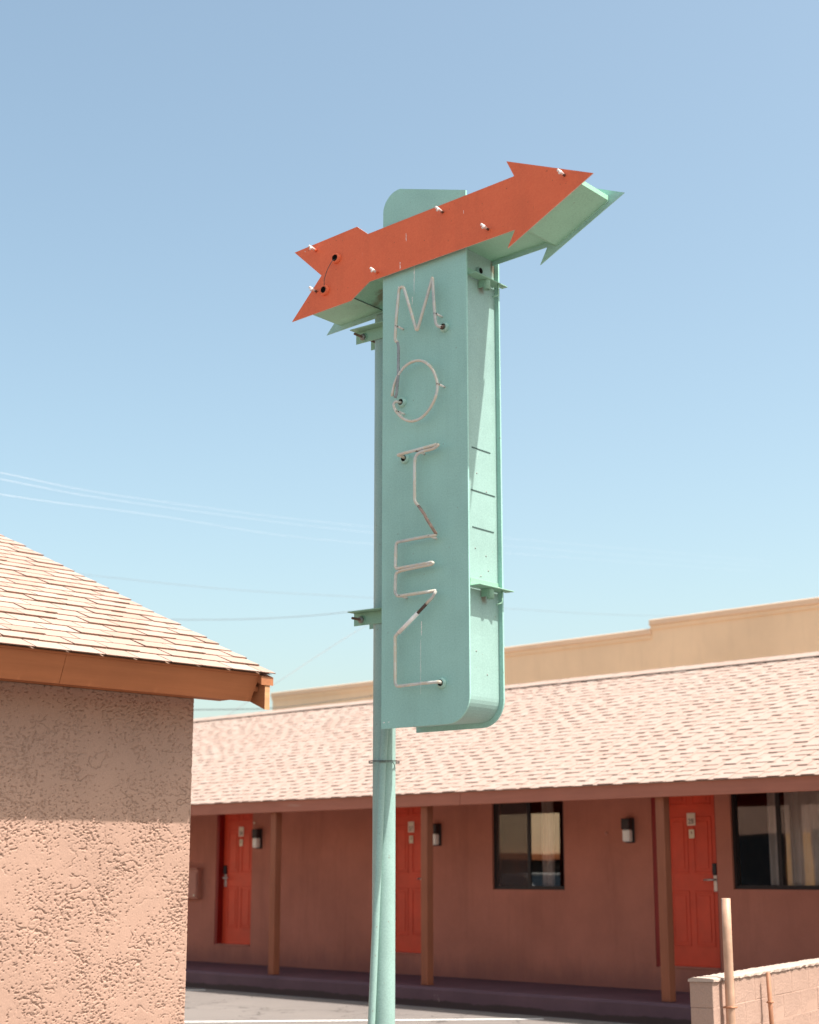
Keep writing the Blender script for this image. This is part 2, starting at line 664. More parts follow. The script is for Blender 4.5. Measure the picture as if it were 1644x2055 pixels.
stripe((-15.8, 7.05), (-10.95, 12.86), .11)
stripe((-19.9, 8.95), (-16.58, 12.95), .11)

# walkway with kerb in front of the motel rooms
YF = 14.5            # plane of the room wall
ZW = 0.21
bmw = bmesh.new()
xs = np.linspace(-27, -2, 60)
prof = [(13.085, -.05), (13.10, .02), (13.11, .185), (13.135, .21), (14.75, .212)]
rows = []
for x in xs:
    j = random.uniform(-.006, .006)
    rows.append([bmw.verts.new((x, p[0] + j * (1 if i < 3 else 0), p[1] + j * .3)) for i, p in enumerate(prof)])
for i in range(len(xs) - 1):
    for k in range(len(prof) - 1):
        bmw.faces.new((rows[i][k], rows[i + 1][k], rows[i + 1][k + 1], rows[i][k + 1]))
wk = bm_obj('walkway', bmw, M_walk)
tag(wk, kind='structure')

# ------------------------------------------------------------------ motel building
motel = thing('motel_building', 'long low terracotta motel block with shingled roof behind the sign', 'building', (0, 0, 0))
DOORS = [(-18.40, -17.60, 'l', '26'), (-15.02, -14.19, 'r', '27'), (-10.738, -9.905, 'r', '28')]
WINS = [(-13.10, -11.99, 1.25, 2.46), (-9.715, -8.30, 1.275, 2.46)]
DZ0, DZ1 = .455, 2.49
RECESS = .10
opens = [(d[0], d[1], DZ0, DZ1) for d in DOORS] + [w for w in WINS]
X0, X1, Z0, Z1 = -26.5, -2.5, .15, 2.74


def wall_with_openings(name, x0, x1, z0, z1, y, opens, depth, mat, parent):
    gx = sorted(set([x0, x1] + [o[0] for o in opens] + [o[1] for o in opens]))
    gz = sorted(set([z0, z1] + [o[2] for o in opens] + [o[3] for o in opens]))
    V, F = [], []

    def q(a, b, c, d):
        k = len(V)
        V.extend([a, b, c, d])
        F.append((k, k + 1, k + 2, k + 3))
    for i in range(len(gx) - 1):
        for j in range(len(gz) - 1):
            cx, cz = (gx[i] + gx[i + 1]) / 2, (gz[j] + gz[j + 1]) / 2
            if any(o[0] < cx < o[1] and o[2] < cz < o[3] for o in opens):
                continue
            q((gx[i], y, gz[j]), (gx[i + 1], y, gz[j]), (gx[i + 1], y, gz[j + 1]), (gx[i], y, gz[j + 1]))
    for (a, b, c, d) in opens:
        e = y + depth
        q((a, y, c), (a, e, c), (b, e, c), (b, y, c))
        q((a, y, d), (b, y, d), (b, e, d), (a, e, d))
        q((a, y, c), (a, y, d), (a, e, d), (a, e, c))
        q((b, y, c), (b, e, c), (b, e, d), (b, y, d))
    # ends and back
    yb = y + 5.6
    q((x0, y, z0), (x0, y, z1), (x0, yb, z1), (x0, yb, z0))
    q((x1, y, z0), (x1, yb, z0), (x1, yb, z1), (x1, y, z1))
    q((x0, yb, z0), (x0, yb, z1), (x1, yb, z1), (x1, yb, z0))
    return mesh_obj(name, V, F, mat, parent)


wall_with_openings('wall', X0, X1, Z0, Z1, YF, opens, .16, M_stucco_m, motel)


def build_door(x0, x1, side, num):
    w = x1 - x0
    y = YF + RECESS
    d = box('door', x0 + .055, x1 - .02, y, y + .04, DZ0 + .012, DZ1 - .02, M_door, motel)
    # red jamb lining the recess
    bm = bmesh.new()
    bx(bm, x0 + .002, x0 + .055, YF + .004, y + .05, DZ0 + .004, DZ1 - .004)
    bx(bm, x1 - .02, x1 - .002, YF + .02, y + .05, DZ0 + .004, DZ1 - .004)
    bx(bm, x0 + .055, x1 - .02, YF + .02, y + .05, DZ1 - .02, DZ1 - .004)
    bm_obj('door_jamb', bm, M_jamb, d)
    box('threshold', x0 + .06, x1 - .02, YF - .015, y + .03, DZ0 + .001, DZ0 + .0115, M_panel, d)
    # six raised panels inside sunk mouldings
    lx0, lx1 = x0 + .055, x1 - .02
    mw = (lx1 - lx0)
    cols = [(lx0 + mw * .13, lx0 + mw * .46), (lx0 + mw * .54, lx0 + mw * .87)]
    rows_ = [(DZ0 + .22, DZ0 + .80), (DZ0 + .98, DZ0 + 1.58), (DZ0 + 1.70, DZ0 + 1.92)]
    for c in cols:
        for r_ in rows_:
            bm = bmesh.new()
            t = .022
            for (a, b, e, f) in ((c[0], c[1], r_[0], r_[0] + t), (c[0], c[1], r_[1] - t, r_[1]), (c[0], c[0] + t, r_[0] + t, r_[1] - t), (c[1] - t, c[1], r_[0] + t, r_[1] - t)):
                bx(bm, a, b, y - .008, y - .0005, e, f, .003)
            bx(bm, c[0] + .05, c[1] - .05, y - .006, y - .0005, r_[0] + .05, r_[1] - .05, .004)
            bm_obj('door_panel', bm, M_door, d)
    # lock and lever
    lx = (x0 + .115) if side == 'l' else (x1 - .085)
    lz = 1.375
    box('card_lock', lx - .027, lx + .027, y - .035, y - .001, lz + .045, lz + .165, M_lock, d, .006)
    box('lock_plate', lx - .026, lx + .026, y - .018, y - .001, lz - .13, lz + .044, M_steel, d, .006)
    s = 1 if side == 'l' else -1
    tube('lever', fillet([(lx, y - .015, lz - .005), (lx, y - .06, lz - .005), (lx + s * .115, y - .062, lz - .008)], .012), .011, M_steel, d, 10)
    # room number plate and notice
    px = (x0 + x1) / 2 + .045
    pl = box('room_plate', px - .055, px + .055, y - .014, y - .009, 1.94, 2.075, M_plate, d, .002)
    c = D.curves.new('room_number', 'FONT')
    c.body = num
    c.size = .075
    c.align_x = 'CENTER'
    c.extrude = .001
    tmp = D.objects.new('tmp', c)
    COL.link(tmp)
    bpy.context.view_layer.update()
    dg = bpy.context.evaluated_depsgraph_get()
    me = D.meshes.new_from_object(tmp.evaluated_get(dg))
    D.objects.remove(tmp)
    me.transform(Matrix.Translation((px, y - .0155, 1.962)) @ Matrix.Rotation(R(90), 4, 'X'))
    me.materials.clear()
    me.materials.append(M_ink)
    share('room_number', me, d)
    box('plate_heading', px - .04, px + .04, y - .0155, y - .0145, 2.038, 2.052, M_plate2, d)
    n = box('notice_plate', px - .035, px + .035, y - .013, y - .009, 1.805, 1.90, M_plate2, d, .002)
    box('notice_mark', px - .006, px + .008, y - .0145, y - .0135, 1.85, 1.88, M_fascia_m, d)
    return d


for (a, b, s, num) in DOORS:
    build_door(a, b, s, num)


def build_window(x0, x1, z0, z1, mull, curtain, idx):
    fr = bmesh.new()
    t = .03
    ya, yb = YF + .03, YF + .09
    bx(fr, x0, x1, ya, yb, z0, z0 + t)
    bx(fr, x0, x1, ya, yb, z1 - t, z1)
    bx(fr, x0, x0 + t, ya, yb, z0 + t, z1 - t)
    bx(fr, x1 - t, x1, ya, yb, z0 + t, z1 - t)
    bx(fr, mull - .016, mull + .016, ya + .008, yb - .002, z0 + t, z1 - t)
    w = bm_obj('window', fr, M_dark_al, motel)
    for k, (a, b) in enumerate(((x0 + t, mull - .016), (mull + .016, x1 - t))):
        yy = ya + (.02 if k else .035)
        mesh_obj('pane', [(a, yy, z0 + t), (b, yy, z0 + t), (b, yy, z1 - t), (a, yy, z1 - t),
                          (a, yy + .004, z0 + t), (b, yy + .004, z0 + t), (b, yy + .004, z1 - t), (a, yy + .004, z1 - t)],
                 [(0, 1, 2, 3)], M_glass, w)
        # opening sash frame
        bm = bmesh.new()
        s = .012
        for (p, q, r_, u_) in ((a, b, z0 + t, z0 + t + s), (a, b, z1 - t - s, z1 - t), (a, a + s, z0 + t + s, z1 - t - s), (b - s, b, z0 + t + s, z1 - t - s)):
            bx(bm, p, q, yy - .012, yy - .001, r_, u_)
        bm_obj('sash', bm, M_dark_al, w)
    if idx == 0:
        a, b = x0 + t, mull - .016
        mesh_obj('insect_screen', [(a, ya + .012, z0 + t), (b, ya + .012, z0 + t), (b, ya + .012, z1 - t), (a, ya + .012, z1 - t)], [(0, 1, 2, 3)], M_screen, w)
    # pleated curtain
    for (a, b, z_lo) in curtain:
        V, F = [], []
        n = max(20, int((b - a) * 90))
        for i in range(n + 1):
            x = a + (b - a) * i / n
            off = .028 * math.sin(x * 62 + 2.0 * math.sin(x * 9)) + .01 * math.sin(x * 150)
            V += [(x, YF + .15 + off, z_lo), (x + .006 * math.sin(x * 40), YF + .15 + off * .8, z1 + .02)]
        for i in range(n):
            F.append((2 * i, 2 * i + 2, 2 * i + 3, 2 * i + 1))
        mesh_obj('curtain', V, F, M_curtain, w, True)
    # the dim room behind
    a, b, c, d, e, f = x0 - .6, x1 + .6, YF + .165, YF + 3.0, z0 - .7, z1 + .15
    mesh_obj('room_interior', [(a, d, e), (b, d, e), (b, d, f), (a, d, f), (a, c, e), (b, c, e), (b, c, f), (a, c, f)],
             [(0, 1, 2, 3), (0, 4, 5, 1), (3, 2, 6, 7), (0, 3, 7, 4), (1, 5, 6, 2)], M_interior, w)
    return w


build_window(*WINS[0], -12.56, [(-12.42, -12.27, 1.2), (-12.10, -11.95, 1.2)], 0)
build_window(*WINS[1], -9.165, [(-9.13, -8.25, 1.2), (-9.34, -9.2, 1.2)], 1)

# fascia beam, roof deck, soffit
EY, EZ, PITCH, RY = 13.20, 2.335, .4167, 17.30
RZ = EZ + (RY - EY) * PITCH
joints = [-26.6, -21.9, -17.3, -12.4, -7.6, -2.4]
for i in range(len(joints) - 1):
    bm = bmesh.new()
    bx(bm, joints[i] + .002, joints[i + 1] - .002, EY, EY + .045, 2.182, 2.325, .004)
    bm_obj('fascia', bm, M_fascia_m, motel)
bm = bmesh.new()
bx(bm, -26.6, -2.4, EY + .05, EY + .14, 2.20, 2.34, .003)
bm_obj('eave_beam', bm, M_fascia_m, motel)
sl = math.atan(PITCH)
V = [(-26.6, EY + .046, 2.30), (-2.4, EY + .046, 2.30), (-2.4, RY, RZ - .05), (-26.6, RY, RZ - .05)]
mesh_obj('soffit', V, [(0, 1, 2, 3)], M_soffit, motel)
RB = RY + (RY - EY)
V = [(-26.6, EY - .02, EZ - .012), (-2.4, EY - .02, EZ - .012), (-2.4, RY, RZ - .005), (-26.6, RY, RZ - .005), (-2.4, RB, EZ), (-26.6, RB, EZ),
     (-26.6, EY + .01, EZ - .02), (-2.4, EY + .01, EZ - .02)]
roof_m = mesh_obj('roof', V, [(0, 1, 2, 3), (3, 2, 4, 5), (0, 6, 7, 1)], M_felt, motel)

# motel shingles: every tab a slab; the largest in view are single objects
cs, sn = math.cos(sl), math.sin(sl)


def tab_mesh(w, l, t, name, lf=.9):
    """slab: x across, y up the slope, z normal; the butt end (y=0) rides up on the course below"""
    lift = t * lf
    V = [(0, 0, lift), (w, 0, lift), (w, l, .0), (0, l, .0), (0, 0, lift + t), (w, 0, lift + t), (w, l, t * .5), (0, l, t * .5)]
    F = [(0, 3, 2, 1), (4, 5, 6, 7), (0, 1, 5, 4), (1, 2, 6, 5), (2, 3, 7, 6), (3, 0, 4, 7)]
    return V, F


def mesh_data(name, V, F, mat, core=None, edges=(2, 3, 4, 5)):
    me = D.meshes.new(name)
    me.from_pydata([tuple(v) for v in V], [], F)
    me.update()
    me.materials.append(mat)
    if core is not None:
        me.materials.append(core)
        for i, p in enumerate(me.polygons):
            if i % 6 in edges:
                p.material_index = 1
    return me


EXP_M = .143
nrow = int((RY - EY) / cs / EXP_M) + 1
tabs = []
for r_ in range(nrow):
    x = -26.6 + random.uniform(0, .2)
    while x < -2.5:
        w = random.choice((.11, .14, .17, .20))
        tabs.append((x, r_, w, random.random()))
        x += w + random.choice((.06, .10, .13, .16))
camxy = Vector((0, 0))


def in_view_m(x, r_):
    y = EY + r_ * EXP_M * cs
    dpt = -.7071 * x + .7071 * y
    rt = (.7071 * x + .7071 * y) / dpt
    return -.135 < rt < .252, dpt


cand = []
for i, (x, r_, w, q) in enumerate(tabs):
    ok, dpt = in_view_m(x, r_)
    if ok:
        cand.append((dpt / w ** .25, i))
cand.sort()
single = set(i for _, i in cand[:290])
TABW = {}
for w in (.11, .14, .17, .20):
    for t in (.004, .006):
        V, F = tab_mesh(w, .20, t, 's')
        TABW[(w, t)] = mesh_data('shingle', V, F, M_sh_m, M_core_m, (2,))
rot_m = Matrix.Rotation(sl, 4, 'X')


def mpos(x, r_, y_off=0.0):
    s_ = r_ * EXP_M - .025 + y_off
    return Vector((x, EY + s_ * cs - sn * .0, EZ + s_ * sn + .002))


SV, SF = [], []
for i, (x, r_, w, q) in enumerate(tabs):
    t = .006 if q < .7 else .004
    p = mpos(x, r_, random.uniform(-.006, .006))
    if i in single:
        o = share('shingle', TABW[(w, t)], roof_m)
        o.location = p
        o.rotation_euler = (sl, 0, random.uniform(-.003, .003))
    else:
        V, F = tab_mesh(w, .20, t, 's')
        k = len(SV)
        M4 = Matrix.Translation(p) @ rot_m
        SV += [M4 @ Vector(v) for v in V]
        SF += [tuple(a + k for a in f) for f in F]
o = mesh_obj('shingle_field', SV, SF, M_sh_m, roof_m)
o.data.materials.append(M_core_m)
o.data.polygons.foreach_set('material_index', [1 if i % 6 == 2 else 0 for i in range(len(o.data.polygons))])
tag(o, kind='stuff')
# continuous under-course strips, one per row
SV, SF = [], []
for r_ in range(nrow):
    xa = -26.6
    while xa < -2.4:
        L = random.uniform(.8, 1.1)
        xb = min(xa + L, -2.4)
        V, F = tab_mesh(xb - xa - .003, .19, .003, 's')
        p = mpos(xa, r_, -.004)
        p.z -= .003
        k = len(SV)
        M4 = Matrix.Translation(p) @ rot_m
        SV += [M4 @ Vector(v) for v in V]
        SF += [tuple(a + k for a in f) for f in F]
        xa = xb
o = mesh_obj('shingle_course', SV, SF, M_sh_m, roof_m)
o.data.materials.append(M_core_m)
o.data.polygons.foreach_set('material_index', [1 if i % 6 == 2 else 0 for i in range(len(o.data.polygons))])
tag(o, kind='stuff')
# ridge caps
me = None
SVr = [(0, -.13, -.13 * PITCH), (.24, -.13, -.13 * PITCH), (.24, 0, .012), (0, 0, .012), (.24, .13, -.13 * PITCH), (0, .13, -.13 * PITCH)]
mr = mesh_data('ridge_cap', [(a, b, c + .03) for a, b, c in SVr] + [(a, b, c + .022) for a, b, c in SVr],
               [(0, 1, 2, 3), (3, 2, 4, 5), (0, 6, 7, 1), (5, 4, 10, 11), (0, 3, 9, 6), (3, 5, 11, 9)], M_sh_m)
for k in range(100):
    x = -26.6 + k * .2415
    o = share('ridge_cap', mr, roof_m)
    o.location = (x, RY, RZ + random.uniform(0, .004))

# porch posts
for x in (-15.69, -13.03, -9.72, -6.4):
    bm = bmesh.new()
    h = .052
    bx(bm, x - h, x + h, 13.19 + .07 - .0, 13.19 + .07 + 2 * h, ZW + .002, 2.199, .006)
    bm_obj('post', bm, M_post, motel)

# wall lamps (things of their own)
LAMPS = [(-17.44, 'black and white wall lamp beside the leftmost red door'), (-14.0, 'black and white wall lamp just right of the middle porch post'),
         (-11.03, 'black and white wall lamp between the sliding window and the rightmost red door')]
for x, lab in LAMPS:
    L = thing('wall_lamp', lab, 'lamp', (x, YF, 1.90), 0, 'porch wall lamps')
    bm = bmesh.new()
    bx(bm, -.062, .062, -.022, -.001, -.135, .135, .006)
    bx(bm, -.055, .055, -.105, -.022, .012, .13, .008)
    bm_obj('lamp_body', bm, M_lampbody, L)
    bm = bmesh.new()
    bx(bm, -.048, .048, -.098, -.0225, -.122, .0115, .014)
    bm_obj('diffuser', bm, M_lampshade, L)
# small fixtures on the wall
for (x, z, r_, lab) in ((-11.369, 1.876, .022, 'small pale round button on the wall left of the third wall lamp'), (-17.56, 2.12, .016, 'tiny pale round button on the wall above the leftmost wall lamp')):
    o = lathe('wall_button', [(.0001, .012), (r_ * .6, .012), (r_, .006), (r_, 0)], M_panel if r_ > .02 else M_plate2, None, 14, (0, 0, 0), Matrix.Rotation(R(90), 3, 'X'))
    o.location = (x, YF, z)
    tag(o, lab, 'button')
sp = thing('service_panel', 'flat terracotta service box on the wall left of the leftmost door', 'electrical box', (-18.90, YF, 1.08))
box('cabinet', -.2, .2, -.09, -.001, 0, .41, M_panel, sp, .006)
box('cabinet_door', -.185, .185, -.105, -.0905, .02, .37, M_panel, sp, .005)
box('hood', -.215, .215, -.125, -.001, .4105, .428, M_panel, sp, .003)
box('latch', .14, .165, -.118, -.1055, .03, .06, M_plate2, sp, .002)

# ------------------------------------------------------------------ building behind
tb = thing('tan_building', 'plain tan stucco building with stepped parapet rising behind the motel roof', 'building', (0, 24.0, 0))
steps = [(-28.5, -22.6, 5.40), (-22.6, -17.63, 5.755), (-17.63, -3.0, 5.92)]
for i, (a, b, h) in enumerate(steps):
    box('wall', a, b, 0, 9.0, -.02 * i, h, M_tan, tb)
    box('coping', a - .03, b + (.03 if i == 2 else 0), -.045, 9.03, h + .001, h + .115, M_cop, tb, .012)
    box('drip_edge', a - .012, b, -.02, -.001, h - .07, h, M_tan, tb)

# ------------------------------------------------------------------ stucco building on the left
lb = thing('stucco_building', 'salmon stucco building with shingled gable roof at the left edge', 'building', (0, 0, 0))
LX, LYC = -8.281, 6.312          # wall plane and its near corner
LEX, LEZ, LP = -7.831, 2.692, .4116
LRY = 6.594                      # rake edge
RIDX = -12.6


def perlin(x, y, seed):
    rng = np.random.RandomState(seed)
    n = 512
    ang = rng.rand(n, n) * 2 * np.pi
    gx, gy = np.cos(ang), np.sin(ang)
    xi, yi = np.floor(x).astype(int), np.floor(y).astype(int)
    xf, yf = x - xi, y - yi
    u = xf * xf * xf * (xf * (xf * 6 - 15) + 10)
    v = yf * yf * yf * (yf * (yf * 6 - 15) + 10)

    def dot(i, j):
        a, b = (xi + i) % n, (yi + j) % n
        return gx[a, b] * (xf - i) + gy[a, b] * (yf - j)
    return (dot(0, 0) * (1 - u) + dot(1, 0) * u) * (1 - v) + (dot(0, 1) * (1 - u) + dot(1, 1) * u) * v


def sstep(a, b, x):
    t = np.clip((x - a) / (b - a), 0, 1)
    return t * t * (3 - 2 * t)


# displaced skip-trowel stucco on the wall in view
ys = np.arange(4.2, LYC + 1e-6, .0042)
zs = np.arange(.25, 2.54, .0042)
YY, ZZ = np.meshgrid(ys, zs, indexing='ij')
wx = YY + .02 * perlin(YY * 6, ZZ * 6, 11)
wz = ZZ + .02 * perlin(YY * 6 + 9, ZZ * 6, 12)
cov = perlin(YY * 3.1, ZZ * 3.1, 4) + .6 * perlin(YY * 7.5, ZZ * 7.5, 9)
# trowelled skin, broken by small pits ...
n1 = perlin(wx * 40, wz * 58, 1) + .6 * perlin(wx * 80, wz * 105, 2)
pit = sstep(.34, .46, n1 + .36 * cov)
n2 = perlin(wx * 70, wz * 90, 5) + .5 * perlin(wx * 110, wz * 130, 6)
pit2 = sstep(.36, .50, n2 + .30 * cov)
# ... and by torn creases
cr = np.abs(perlin(wx * 9, wz * 14, 3) + .3 * perlin(wx * 27, wz * 33, 13))
lap = sstep(.0, .35, perlin(wx * 9, wz * 14, 3) + .3 * perlin(wx * 27, wz * 33, 13))
crease = (1 - sstep(.018, .05, cr)) * sstep(.02, .3, perlin(YY * 5 + 3, ZZ * 5, 14))
hgt = .0085 - .0085 * np.maximum(np.maximum(pit, .7 * pit2), .9 * crease) + .0008 * lap + .0003 * perlin(YY * 120, ZZ * 120, 7) + .002 * perlin(YY * 3, ZZ * 3, 8)
edge = np.clip((LYC - YY) / .012, 0, 1)
hgt = hgt - .006 * (1 - edge)
ny, nz = YY.shape
Vn = np.stack([LX + hgt, YY, ZZ], -1).reshape(-1, 3)
idx = np.arange(ny * nz).reshape(ny, nz)
Fq = np.stack([idx[:-1, :-1], idx[1:, :-1], idx[1:, 1:], idx[:-1, 1:]], -1).reshape(-1, 4)
me = D.meshes.new('wall')
me.vertices.add(len(Vn))
me.vertices.foreach_set('co', Vn.ravel())
me.loops.add(Fq.size)
me.loops.foreach_set('vertex_index', Fq.ravel().astype(np.int32))
me.polygons.add(len(Fq))
me.polygons.foreach_set('loop_start', np.arange(0, Fq.size, 4, dtype=np.int32))
me.polygons.foreach_set('use_smooth', [True] * len(Fq))
me.update(calc_edges=True)
me.validate()
me.materials.append(M_stucco_l)
wl = share('wall', me, lb)
# the other walls
XB = 2 * RIDX - LX
YB = -7.0
zt = 2.56
pk = zt + (LX - RIDX) * LP
V = [(LX - .004, LYC, 0), (LX - .004, LYC, zt), (LX - .004, YB, zt), (LX - .004, YB, 0), (XB, YB, 0), (XB, YB, zt), (XB, LYC, zt), (XB, LYC, 0),
     (LX - .004, LYC, 0), (LX - .004, LYC, zt), (RIDX, LYC, pk), (RIDX, YB, pk)]
F = [(0, 1, 2, 3), (4, 5, 6, 7), (8, 7, 6, 10, 9), (3, 2, 11, 5, 4)]
mesh_obj('rear_wall', V, F, M_stucco_l, lb)
# unseen panels added on the gable wall to shape the right window's reflection
for (a, b, c, d) in ((-15.35, -14.25, .85, 2.05), (-13.72, -12.3, .85, 2.10)):
    bm = bmesh.new()
    bx(bm, a, b, LYC + .001, LYC + .03, c, d, .004)
    w_ = bm_obj('added_dark_panel', bm, M_dark_al, lb)
    bx_ = box('added_dark_pane', a + .05, b - .05, LYC + .031, LYC + .034, c + .05, d - .05, M_carglass, w_)
d_ = box('added_ochre_panel', -14.20, -13.76, LYC + .001, LYC + .04, .02, 2.05, M_added_ochre, lb, .004)
box('added_handle', -13.84, -13.80, LYC + .041, LYC + .09, .98, 1.04, M_steel, d_, .004)
# fascia boards
def tilt_board(name, y0, y1, top, bot, thick, mat, skew=0.0):
    """board square to the rafters: leans in at the foot"""
    (xt, zt_), (xb, zb_) = top, bot
    n = Vector((zt_ - zb_, 0, -(xt - xb))).normalized() * thick
    V = []
    for y, k in ((y0, 0), (y1, skew)):
        V += [(xt, y, zt_), (xb, y - k, zb_), (xb - n.x, y - k, zb_ - n.z), (xt - n.x, y, zt_ - n.z)]
    return mesh_obj(name, V, [(0, 1, 2, 3), (7, 6, 5, 4), (0, 4, 5, 1), (1, 5, 6, 2), (2, 6, 7, 3), (3, 7, 4, 0)], mat, lb)


for (a, b, k) in ((YB, 1.4, 0), (1.404, 5.052, 0), (5.055, LRY - .105, .02)):
    tilt_board('fascia', a, b, (LEX - .008, 2.668), (LEX - .072, 2.507), .04, M_fascia_l, k)
bm = bmesh.new()
bx(bm, LEX - .044, LEX + .004, YB, LRY - .115, 2.6690, 2.682, .002)
bm_obj('drip_strip', bm, M_fascia_l, lb)
# soffit boards under the overhang
mesh_obj('soffit', [(LEX - .114, YB, 2.54), (LEX - .114, LRY - .09, 2.54), (LX + .02, LRY - .09, 2.54), (LX + .02, YB, 2.54)], [(0, 1, 2, 3)], M_fascia_l, lb)


def rake_prism(name, x0, x1, zo0, zo1, y0, y1, mat, mat2=None):
    """board following the roof slope, plumb cut at the ends"""
    def zr(x):
        return LEZ + (LEX - x) * LP
    V = []
    for y in (y0, y1):
        V += [(x0, y, zr(x0) + zo0), (x1, y, zr(x1) + zo0), (x1, y, zr(x1) + zo1), (x0, y, zr(x0) + zo1)]
    F = [(0, 1, 2, 3), (7, 6, 5, 4), (0, 4, 5, 1), (3, 2, 6, 7), (1, 5, 6, 2), (0, 3, 7, 4)]
    o = mesh_obj(name, V, F, mat, lb)
    if mat2:
        o.data.materials.append(mat2)
        o.data.polygons[5].material_index = 1
    return o


rake_prism('barge_board', LEX + .012, RIDX, -.232, -.055, LRY - .075, LRY - .035, M_barge_l, M_endgrain)
rake_prism('barge_trim', LEX + .018, RIDX, -.075, -.022, LRY - .11, LRY - .012, M_barge_l)
rake_prism('rake_soffit', LEX - .05, RIDX, -.14, -.11, LYC - .02, LRY - .08, M_fascia_l)
# roof deck
V = [(LEX + .012, YB, LEZ - .012), (LEX + .012, LRY - .02, LEZ - .012), (RIDX, LRY - .02, LEZ + (LEX - RIDX) * LP), (RIDX, YB, LEZ + (LEX - RIDX) * LP),
     (2 * RIDX - LEX, LRY - .02, LEZ), (2 * RIDX - LEX, YB, LEZ)]
roof_l = mesh_obj('roof', V, [(0, 1, 2, 3), (3, 2, 4, 5)], M_felt, lb)
# shingles: course by course, tab by tab
EXP_L, TABL = .160, .236
sll = math.atan(LP)
csl, snl = math.cos(sll), math.sin(sll)
Ml = Matrix.Rotation(R(90), 4, 'Z') @ Matrix.Rotation(sll, 4, 'X')     # x -> +Y, up the slope -> -X
TL = {}
for t in (.006, .0075, .009):
    for w in (TABL, TABL * .5):
        V, F = tab_mesh(w - .008, .25, t, 's', 1.05)
        TL[(w, t)] = mesh_data('shingle', V, F, M_sh_l, M_core_l)
nrl = int((LEX - RIDX) / csl / EXP_L)
SV, SF = [], []
for r_ in range(nrl + 1):
    off = (.5 * (r_ % 2) + .05 * math.sin(r_ * 2.3)) * TABL
    y = LRY - TABL - off + TABL * .5
    edge = True
    while y > YB:
        w = TABL
        if y + w > LRY:
            w = LRY - y
        jit = random.uniform(-.007, .007)
        s_ = r_ * EXP_L - .02 + random.uniform(-.002, .002)
        t = random.choice((.006, .006, .0075, .009)) if r_ else .006
        p = Vector((LEX + .014 - s_ * csl, y + (random.uniform(-.01, .012) if edge else jit * .3), LEZ + s_ * snl - .006))
        xx, yy = p.x, p.y
        dpt = .7071 * (-xx + yy)
        rt = .7071 * (xx + yy) / dpt
        vis = rt > -.275
        wk_ = TABL if w > TABL * .75 else (TABL * .5 if w > TABL * .25 else None)
        if wk_ is not None:
            if wk_ != TABL:
                p.y = LRY - wk_
            if vis:
                o = share('shingle', TL[(wk_, t)], roof_l)
                o.matrix_local = Matrix.Translation(p) @ Ml @ Matrix.Rotation(random.uniform(-.003, .003), 4, 'Z')
            else:
                V, F = tab_mesh(wk_ - .008, .25, t, 's', 1.05)
                k = len(SV)
                M4 = Matrix.Translation(p) @ Ml
                SV += [M4 @ Vector(v) for v in V]
                SF += [tuple(a + k for a in f) for f in F]
        y -= TABL
        edge = False
o = mesh_obj('shingle_field', SV, SF, M_sh_l, roof_l)
o.data.materials.append(M_core_l)
o.data.polygons.foreach_set('material_index', [1 if i % 6 >= 2 else 0 for i in range(len(o.data.polygons))])
tag(o, kind='stuff')

# ------------------------------------------------------------------ motel sign
SR = R(6.4)
SZ = .261                     # the column starts this far above the lot; the pole runs on down to it
sign = thing('motel_sign', 'tall teal pole sign with orange arrow and broken neon MOTEL letters', 'sign', (-6.404 * .82, 6.182 * .82, SZ), SR)
sign.scale = (.82, .82, .82)      # built at drawing size, set to its real size here
WD, DP = .612, .325
face_poly = [(0, 2.224)] + arc(WD - .15, 2.226 + .15, .15, -90, 0, 10) + [(WD, 5.268), (.135, 5.408)] + arc(.125, 5.285, .125, 84, 180, 9)
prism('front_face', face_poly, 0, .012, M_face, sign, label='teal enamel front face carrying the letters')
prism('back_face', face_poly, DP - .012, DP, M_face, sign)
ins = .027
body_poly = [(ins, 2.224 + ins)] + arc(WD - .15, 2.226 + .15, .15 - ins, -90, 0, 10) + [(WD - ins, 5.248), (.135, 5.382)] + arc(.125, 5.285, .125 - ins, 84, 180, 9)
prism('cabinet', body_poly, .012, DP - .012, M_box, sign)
for (a, b) in (((.075, 3.762), (.2507, 3.764)), ((.0622, 3.5167), (.2893, 3.516)), ((.0731, 3.3069), (.2755, 3.3096))):
    box('sheet_seam', WD - ins, WD - ins + .0025, a[0], b[0], a[1] - .003, a[1] + .003, M_seam, sign)
for (w_, z_) in ((.21, 3.53), (.10, 3.19), (.20, 3.16), (.22, 3.08), (.12, 3.62), (.15, 3.04), (.2, 2.5), (.1, 2.62)):
    lathe('rivet', [(.0001, .003), (.004, .002), (.0055, 0)], M_bolt, sign, 8, (WD - ins, w_, z_), Matrix.Rotation(R(90), 3, 'Y'))


def ring(name, u, z, w, mat, parent, r0=.017, r1=.030, tilt=0):
    o = lathe(name, [(r0 * .98, .018), (r0 * 1.12, .020), (r1 * .86, .016), (r1, .006), (r1, 0)], mat, parent, 24, (u, w, z), Matrix.Rotation(R(90), 3, 'X'))
    lathe('socket_hole', [(.0001, -.001), (r0, -.001), (r0 * 1.0, .0185)], M_black, o, 20, (u, w - .002, z), Matrix.Rotation(R(90), 3, 'X'))
    return o


RINGS = [(.4579, 4.4713), (.1491, 4.0833), (.1714, 3.7452), (.4285, 2.4482)]
for (u, z) in RINGS:
    ring('electrode_housing', u, z, 0, M_porcelain, sign)
TW = -.055
TR = .0092


def L3(p, w=TW):
    return [(a, w, b) for a, b in p]


